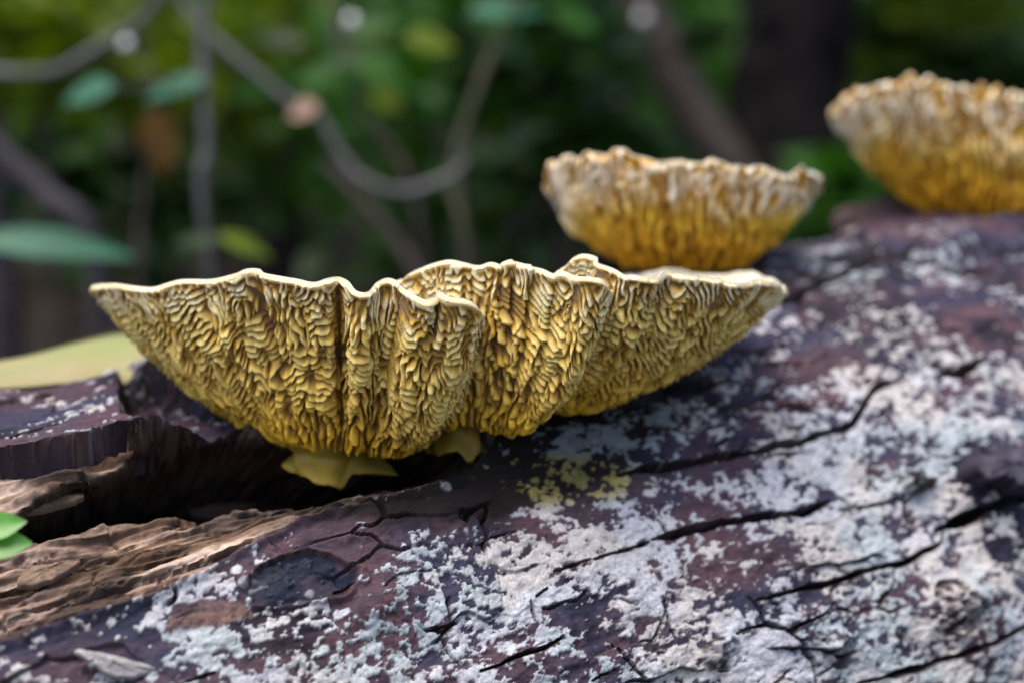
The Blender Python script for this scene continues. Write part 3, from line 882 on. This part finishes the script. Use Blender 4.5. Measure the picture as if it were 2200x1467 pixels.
# ------------------------------------------------------------------ leaves, twigs, woods behind
def blade(L, W, fold=0.25, droop=0.2, ns_=7, tipp=1.0, wave=0.0, ks=(-1, -0.5, 0, 0.5, 1)):
    """one leaf along +X, face up; returns vertices and quads"""
    V, Fs = [], []
    for i in range(ns_ + 1):
        t = i / ns_
        w = W * 0.5 * (math.sin(math.pi * min(1, t ** 0.8 * 0.97 + 0.015)) ** 0.9) * (1 if t < 0.6 else 1 - 0.25 * tipp * (t - 0.6))
        z = -droop * L * t * t
        for k in ks:
            V.append((L * t, w * k, z + abs(k) * w * fold + wave * W * math.sin(t * 9 + k * 2) * abs(k)))
    for i in range(ns_):
        m = len(ks)
        for k in range(m - 1):
            a = i * m + k
            Fs.append((a, a + 1, a + m + 1, a + m))
    return np.array(V), Fs

def frame(direction, normal):
    x = np.asarray(direction, float); x = x / np.linalg.norm(x)
    z = np.asarray(normal, float); z = z - x * (z @ x); z /= np.linalg.norm(z)
    return np.stack([x, np.cross(z, x), z], 0)

def tube_mesh(pts, radii, n=10, rough=0.0, seed=0):
    pts = catmull(pts, 8); radii = np.interp(np.linspace(0, 1, len(pts)), np.linspace(0, 1, len(radii)), radii)
    V = []
    up = np.array([0.2, 1, 0.1])
    for i, (p, r) in enumerate(zip(pts, radii)):
        t = pts[min(i + 1, len(pts) - 1)] - pts[max(i - 1, 0)]
        t /= np.linalg.norm(t)
        a = np.cross(t, up); a /= np.linalg.norm(a); b = np.cross(t, a)
        th = np.arange(n) * 2 * math.pi / n
        rr = r * (1 + rough * (vn(np.cos(th) * 2 + 5, np.sin(th) * 2 + i * 0.5, seed) - 0.5))
        V.append(p + a * (np.cos(th) * rr)[:, None] + b * (np.sin(th) * rr)[:, None])
    m = len(V)
    Vv = np.vstack(V)
    Fs = grid_faces(m, n, True).tolist() + [list(range(n))[::-1], [(m - 1) * n + i for i in range(n)]]
    return Vv, Fs

def ground_at(p, sink=0.02):
    return np.array([p[0], p[1], float(ground_z(np.array([p[0]]), np.array([p[1]]))[0]) - sink])

M_twig = mat_plain('twig_bark', (0.07, 0.068, 0.07), (0.14, 0.135, 0.14), 40, 0.8, 0.001, 200)
M_twig2 = mat_plain('brown_twig', (0.04, 0.03, 0.026), (0.085, 0.062, 0.055), 40, 0.8, 0.001, 200)
M_trunk = mat_plain('trunk_bark', (0.007, 0.006, 0.006), (0.022, 0.018, 0.018), 14, 0.95, 0.01, 40, 0.05)
M_olive = mat_plain('olive_stem', (0.05, 0.05, 0.03), (0.09, 0.08, 0.05), 40, 0.8, 0.001, 200)
M_trunk2 = mat_plain('grey_trunk_bark', (0.03, 0.026, 0.032), (0.07, 0.062, 0.07), 14, 0.9, 0.01, 40)
G1 = mat_leaf('leaf_green', (0.012, 0.055, 0.006), (0.045, 0.14, 0.015))
G2 = mat_leaf('leaf_yellow_green', (0.07, 0.115, 0.006), (0.15, 0.20, 0.014))
G3 = mat_leaf('leaf_dark', (0.006, 0.020, 0.004), (0.018, 0.045, 0.008))
G4 = mat_leaf('leaf_blue_green', (0.02, 0.11, 0.06), (0.035, 0.15, 0.085), rough=0.42, trans=0.25, spec=0.3)
G5 = mat_leaf('leaf_fresh', (0.06, 0.24, 0.015), (0.10, 0.33, 0.03), rough=0.3, trans=0.3, nscale=200, spec=0.5)
DEAD = mat_leaf('dead_leaf', (0.12, 0.06, 0.02), (0.22, 0.12, 0.04), trans=0.3)
PINK = mat_leaf('withered_leaf', (0.28, 0.17, 0.13), (0.36, 0.24, 0.19), trans=0.2)
PALE = mat_leaf('yellowing_leaf', (0.30, 0.34, 0.13), (0.44, 0.36, 0.20), trans=0.3, nscale=25)

def place_leaf(parent, c, ipx, ipy, d, mat, name='leaf', fold=0.2, droop=0.15, nrm_=(0, -0.75, 0.65), depth_dir=0.15, ns_=7):
    """leaf centred on pixel c, ipx = length vector in pixels, ipy = width in pixels"""
    L = math.hypot(*ipx) / F * d; W = ipy / F * d
    dirw = rot(np.array([ipx[0] / F * d, depth_dir * L, -ipx[1] / F * d]))
    V, Fs = blade(L, W, fold, droop, ns_)
    V = V - np.array([L / 2, 0, -droop * L * 0.25])
    V = V @ frame(dirw, nrm_) + P(c[0], c[1], d)
    return mesh_obj(name, V, Fs, mat, parent)

def twig_thing(name, label, cat, pix, d, rpx, mat, leaves=(), ground=True, group=None, rough=0.15, dz=None, up=False):
    """stem drawn through pixels at depth d, running on down into the soil"""
    dl = dz or [d] * len(pix)
    pts = [P(x, y, q) for (x, y), q in zip(pix, dl)]
    rad_ = [0.8 * r / F * q for r, q in zip(rpx, dl)]
    if ground:
        g = ground_at(pts[-1])
        if g[2] < pts[-1][2]:
            pts.append((pts[-1] * 0.5 + g * 0.5) + np.array([0.01, 0.02, 0])); rad_.append(rad_[-1])
            pts.append(g); rad_.append(rad_[-1] * 1.15)
    root = empty(name, pts[-1])
    tag(root, label, cat, group)
    V, Fs = tube_mesh(pts, rad_, 10, rough, len(pix))
    mesh_obj('stem', V, Fs, mat, root)
    for (c, vec, wpx, m_, dd_) in leaves:
        lf_ = place_leaf(root, c, vec, wpx, dd_, m_)
        # leaf stalk back to the nearest point of the stem
        pl = P(c[0] - vec[0] / 2, c[1] - vec[1] / 2, dd_)
        cat_ = catmull(pts, 8)
        q = cat_[np.argmin(np.linalg.norm(cat_ - pl, axis=1))]
        V, Fs = tube_mesh([q, (q + pl) / 2 + np.array([0, 0, 0.004]), pl], [0.0011, 0.0009, 0.0008], 6)
        mesh_obj('leaf_stalk', V, Fs, mat, lf_)
    return root

twig_thing('sapling', 'pale straight sapling stem with two blue green leaves', 'sapling',
           [(452, -160), (446, -30), (436, 70), (438, 200), (443, 330), (434, 430)], .95, [13, 14, 15, 15, 15, 13], M_twig,
           [((375, 190), (-150, 22), 62, G4, .95), ((190, 200), (-125, 18), 80, G4, .93)])
twig_thing('twig', 'pale kinked twig slanting up across the yellow green leaves', 'twig',
           [(352, -120), (345, -20), (300, 48), (220, 98), (130, 150), (60, 160), (-60, 163), (-160, 250)], 1.0, [13, 13, 14, 14, 15, 15, 16, 16], M_twig)
twig_thing('vine', 'grey vine hanging in a loop with a withered leaf at its bend', 'vine',
           [(1004, 340), (978, 374), (940, 392), (880, 412), (820, 405), (762, 372), (718, 312), (690, 258), (630, 225), (560, 168), (480, 100), (400, 20), (330, -120)], 1.05,
           [10, 11, 12, 13, 13, 13, 13, 12, 12, 13, 13, 13, 13], M_twig, [((650, 240), (-70, 15), 60, PINK, 1.03)], ground=False)
twig_thing('sapling', 'slim olive brown stem crossing the end of the hanging vine', 'sapling',
           [(1130, -60), (1100, 40), (1050, 130), (1010, 240), (982, 330), (978, 420), (1000, 540)], 1.1, [11, 11, 12, 12, 12, 12, 12], M_olive,
           [((1090, 25), (170, -20), 60, G4, 1.1), ((1235, 45), (110, 30), 70, G1, 1.3)])
twig_thing('fallen_branch', 'thick purplish grey dead branch slanting down to the ground', 'branch',
           [(-120, 200), (-30, 300), (50, 372), (110, 430), (190, 520)], 1.3, [30, 30, 32, 32, 30], M_trunk2)
twig_thing('fallen_branch', 'brown dead branch leaning behind the pleated rim', 'branch',
           [(700, 350), (770, 425), (825, 485), (880, 565), (940, 680)], 1.35, [15, 17, 18, 18, 18], M_twig2)
twig_thing('sapling', 'leafy green sapling with a cluster of bright leaves and two yellow green ones', 'sapling',
           [(700, -200), (720, -40), (735, 110), (760, 230), (850, 330), (900, 480)], 1.2, [9, 9, 10, 10, 10, 10], M_twig2,
           [((790, 130), (150, -30), 80, G1, 1.2), ((690, 160), (-130, 25), 70, G1, 1.2), ((830, 165), (110, 20), 70, G1, 1.15), ((740, 190), (60, 60), 60, G1, 1.18),
            ((925, 92), (110, 5), 85, G2, 1.2), ((830, 215), (70, 40), 70, G2, 1.2), ((600, 90), (-110, -30), 60, G3, 1.25), ((800, 60), (110, -40), 70, G1, 1.3)])
twig_thing('sapling', 'low seedling with one long blue green leaf above the log', 'seedling',
           [(-40, 545), (-60, 600), (-70, 700)], .8, [5, 6, 6], M_twig2, [((118, 528), (330, 2), 84, G4, .8)])
twig_thing('sapling', 'low seedling with a short yellow green leaf', 'seedling',
           [(470, 505), (440, 560), (420, 660)], .85, [4, 5, 5], M_twig2, [((528, 528), (115, 42), 46, G2, .85), ((420, 520), (-120, -10), 46, G3, .88)])
twig_thing('sapling', 'thin stem carrying one drooping orange brown dead leaf', 'sapling',
           [(300, 40), (320, 150), (330, 230), (310, 400), (300, 600)], 1.15, [6, 6, 6, 7, 7], M_twig2, [((342, 305), (15, 150), 80, DEAD, 1.15)])

def tree(label, pix, d, rpx, mat, group=None, shade_crown=True, seed=0, limb=None, top=2.6):
    pts = [P(x, y, d) for x, y in pix]
    rad_ = [r / F * d for r in rpx]
    g = ground_at(pts[-1], 0.05)
    if g[2] < pts[-1][2] - 0.05:
        pts.append(g); rad_.append(rad_[-1] * 1.25)
    t0 = pts[0] + np.array([0.05, 0.1, max(0.3, top - pts[0][2])])
    pts = [t0, pts[0] * 0.5 + t0 * 0.5] + pts
    rad_ = [rad_[0] * 0.7, rad_[0] * 0.85] + rad_
    root = empty('tree', pts[-1])
    tag(root, label, 'tree', group)
    V, Fs = tube_mesh(pts, rad_, 20, 0.25, seed)
    mesh_obj('trunk', V, Fs, mat, root)
    if limb:
        lp = [P(x, y, d * 0.98) for x, y in limb[0]]
        V, Fs = tube_mesh(lp, [r / F * d for r in limb[1]], 14, 0.2, seed + 1)
        mesh_obj('limb', V, Fs, mat if len(limb) < 3 else limb[2], root)
    if shade_crown:  # leaves above the frame, added to shade the woods behind
        rng = np.random.default_rng(seed + 40)
        nl = 1500
        V0, F0 = blade(0.13, 0.07, 0.2, 0.2, 3, ks=(-1, 0, 1))
        cl = rng.normal(0, 1, (18, 3)) * np.array([0.75, 0.75, 0.35]) + t0 + np.array([0, 0, 0.2])
        ci = rng.integers(0, 18, nl)
        cen = cl[ci] + rng.normal(0, 0.22, (nl, 3))
        scatter(root, cen, V0, F0, G3 if seed % 2 else G1, 'shade_crown', rng)
    return root

def scatter(parent, cen, V0, F0, mat, name, rng, tilt=0.7, smin=0.6, smax=1.3):
    n = len(cen)
    az = rng.random(n) * 2 * math.pi
    el = rng.normal(0, tilt, n) * 0.6; ro = rng.normal(0, tilt, n)
    sc = rng.uniform(smin, smax, n)
    ca, sa, ce, se = np.cos(az), np.sin(az), np.cos(el), np.sin(el)
    x = np.stack([ca * ce, sa * ce, se], -1)
    y0 = np.stack([-sa, ca, 0 * ca], -1); z0 = np.cross(x, y0)
    y = y0 * np.cos(ro)[:, None] + z0 * np.sin(ro)[:, None]
    z = np.cross(x, y)
    V = cen[:, None] + sc[:, None, None] * (V0[None, :, 0:1] * x[:, None] + V0[None, :, 1:2] * y[:, None] + V0[None, :, 2:3] * z[:, None])
    Fa = np.array(F0)
    Fs = (Fa[None] + (np.arange(n) * len(V0))[:, None, None]).reshape(-1, Fa.shape[1])
    return mesh_obj(name, V.reshape(-1, 3), Fs, mat, parent)

tree('big dark trunk with a slanting limb rising behind the small bracket', [(1720, -60), (1700, 150), (1690, 330), (1690, 470)], 2.1, [125, 125, 130, 140], M_trunk, seed=1,
     limb=([(1330, -120), (1400, 60), (1470, 200), (1560, 340), (1650, 430)], [42, 46, 48, 50, 50], M_twig2))
tree('slim dark trunk behind the leafy sapling with bright leaves', [(610, -40), (605, 80), (600, 250), (600, 420)], 3.4, [55, 55, 56, 60], M_trunk, seed=2)
tree('purple grey trunk behind the kinked pale twig', [(0, -40), (-5, 120), (-10, 350)], 3.0, [40, 40, 44], M_trunk2, seed=3)
tree('thin pale grey trunk standing beyond the highest bracket, the slimmer of two', [(2050, -40), (2055, 100), (2050, 300)], 3.2, [22, 22, 24], M_trunk2, seed=4)
tree('pale grey trunk standing beyond the highest bracket, the thicker of two', [(2140, -40), (2145, 120), (2150, 300)], 3.6, [34, 34, 36], M_trunk2, seed=5)
tree('dark trunk half hidden by leaves between the hanging vine and the big trunk', [(1300, -60), (1320, 120), (1330, 350)], 4.2, [40, 40, 44], M_trunk, seed=6)

shrubs = [('yellow green shrub behind the kinked pale twig', 150, 110, 2.0, 230, 130, 210, G2),
          ('yellow green shrub behind the pale straight sapling', 500, 160, 2.4, 240, 180, 210, G2),
          ('mid green shrub under the bright leaf cluster', 850, 220, 2.2, 240, 150, 130, G1),
          ('dark green shrub beside the slim olive brown stem', 1160, 230, 2.0, 170, 190, 150, G3),
          ('light green shrub above the dark one by the slanting limb', 1240, 60, 2.6, 210, 120, 120, G1),
          ('yellow green shrub in front of the two pale trunks', 1960, 60, 2.6, 180, 110, 210, G2),
          ('dark green shrub at the foot of the two pale trunks', 2120, 170, 2.4, 200, 120, 120, G3),
          ('low green shrub between the big trunk and the highest bracket', 1850, 400, 1.9, 90, 70, 70, G1),
          ('dark low shrub beneath the hanging vine', 930, 440, 1.9, 260, 110, 70, G3),
          ('dark low shrub behind the orange brown dead leaf', 300, 420, 2.1, 260, 120, 100, G3)]
V0, F0 = blade(0.085, 0.045, 0.2, 0.2, 4, ks=(-1, 0, 1))
for i, (lbl, px, py, d, rx, ry, n, m_) in enumerate(shrubs):
    rng = np.random.default_rng(100 + i)
    c = P(px, py, d)
    g = ground_at(c, 0.03)
    root = empty('shrub', g)
    tag(root, lbl, 'shrub')
    q = rng.normal(0, 0.55, (n, 3))
    cen = c + q * np.array([rx / F * d, 0.18, ry / F * d])
    scatter(root, cen, V0, F0, m_, 'foliage', rng)
    for k in range(4):
        e = c + rng.normal(0, 0.4, 3) * np.array([rx / F * d, 0.12, ry / F * d])
        V, Fs = tube_mesh([g + rng.normal(0, 0.02, 3) * np.array([1, 1, 0]), g * 0.5 + e * 0.5 + rng.normal(0, 0.02, 3), e], [0.006, 0.005, 0.003], 6)
        mesh_obj('stem', V, Fs, M_twig2, root)

rng = np.random.default_rng(300)
n = 9000
wx_ = rng.uniform(-5, 5, n); wy_ = rng.uniform(4.0, 11.0, n)
wz_ = ground_z(wx_, wy_) + rng.gamma(2.0, 0.22, n)
V0, F0 = blade(0.16, 0.08, 0.2, 0.2, 3, ks=(-1, 0, 1))
o = scatter(None, np.stack([wx_, wy_, wz_], -1), V0, F0, G1, 'undergrowth', rng)
tag(o, 'blurred green undergrowth covering the far slope of the wood', 'undergrowth', kind='stuff')

# litter on the ground
n = 2500
lx = rng.uniform(-2.5, 3, n); ly = rng.uniform(0.9, 4.5, n)
V0, F0 = blade(0.07, 0.035, 0.25, -0.1, 3, ks=(-1, 0, 1))
o = scatter(None, np.stack([lx, ly, ground_z(lx, ly) + 0.008], -1), V0, F0, DEAD, 'leaf_litter', rng, tilt=0.35)
tag(o, 'brown leaf litter scattered over the dark forest floor', 'leaf litter', kind='stuff')

# opaque pale balls standing in for blurred points of light
M_glint = mat_plain('glint_white', (0.6, 0.61, 0.58), (0.7, 0.7, 0.66), 50, 0.1, 0, 1, 0.5)
def add_glint(px, py, d, rpx, label):
    c = P(px, py, d); r_ = rpx / F * d
    V, Fs = [], []
    for j in range(9):
        v = j / 8 * math.pi
        for i in range(12):
            h = i / 12 * 2 * math.pi
            k = math.sin(v) * (1 - 0.25 * math.cos(v))
            V.append(c + r_ * np.array([k * math.cos(h), k * math.sin(h), 1.15 * math.cos(v)]))
    tag(mesh_obj('glint_ball', V, grid_faces(9, 12, True), M_glint, origin=c), label, 'dew drop')  # no real dew drop: the ball stands in for a blurred point of light
add_glint(755, 45, 1.15, 14, 'pale ball standing in for a blurred glint among the bright leaves of the leafy sapling')
add_glint(1381, 38, 2.0, 14, 'pale ball standing in for a blurred glint on the slanting limb of the big trunk')
add_glint(272, 95, 1.0, 14, 'pale ball standing in for a blurred glint below the kinked pale twig')

# ------------------------------------------------------------------ near leaves
leafy = empty('leaf_sprig', log_surface(-40, 1200)[0])
tag(leafy, 'bright green lobed leaf growing beside the bare rotten wood', 'leaf')
Vs = []
for (c, vec, w) in [((8, 1128), (92, -22), 62), ((14, 1168), (104, -8), 70)]:
    place_leaf(leafy, c, vec, w, .283, G5, 'leaf_lobe', 0.15, 0.1, (0.1, -0.8, 0.55))
V, Fs = tube_mesh([log_surface(-40, 1200)[0], P(-42, 1170, .286), P(-36, 1150, .283)], [0.001, 0.0008, 0.0007], 8)
mesh_obj('leaf_stalk', V, Fs, G5, leafy)

# long yellowing leaf lying behind the left tip of the big bracket
pale = empty('yellowing_leaf', P(150, 790, .415))
tag(pale, 'pale yellow green leaf lying behind the left tip of the big bracket', 'leaf')
outl_t = catmull([(-160, 800, 0), (-40, 782, 0), (60, 765, 0), (160, 738, 0), (260, 716, 0), (345, 722, 0)], 6)[:, :2]
outl_b = catmull([(-160, 850, 0), (-40, 838, 0), (60, 832, 0), (160, 824, 0), (245, 838, 0), (345, 770, 0)], 6)[:, :2]
V_, rows_ = [], 7
for j in range(rows_):
    v = j / (rows_ - 1)
    for a, b in zip(outl_t, outl_b):
        q = a * (1 - v) + b * v
        V_.append(P(q[0], q[1], .425 - .035 * v + .004 * math.sin(v * 3.1)))
V_ = np.array(V_)
ncol = len(outl_t)
th_ = np.array([0, 0.0006, -0.0003])
Va = np.vstack([V_, V_ - th_])
f1_ = grid_faces(rows_, ncol)
edge = list(range(ncol)) + [j * ncol + ncol - 1 for j in range(1, rows_)] + [(rows_ - 1) * ncol + k for k in range(ncol - 2, -1, -1)] + [j * ncol for j in range(rows_ - 2, 0, -1)]
side = np.array([(edge[i], edge[(i + 1) % len(edge)], edge[(i + 1) % len(edge)] + len(V_), edge[i] + len(V_)) for i in range(len(edge))])
mesh_obj('leaf_blade', Va, np.vstack([f1_, f1_[:, ::-1] + len(V_), side]), PALE, pale)
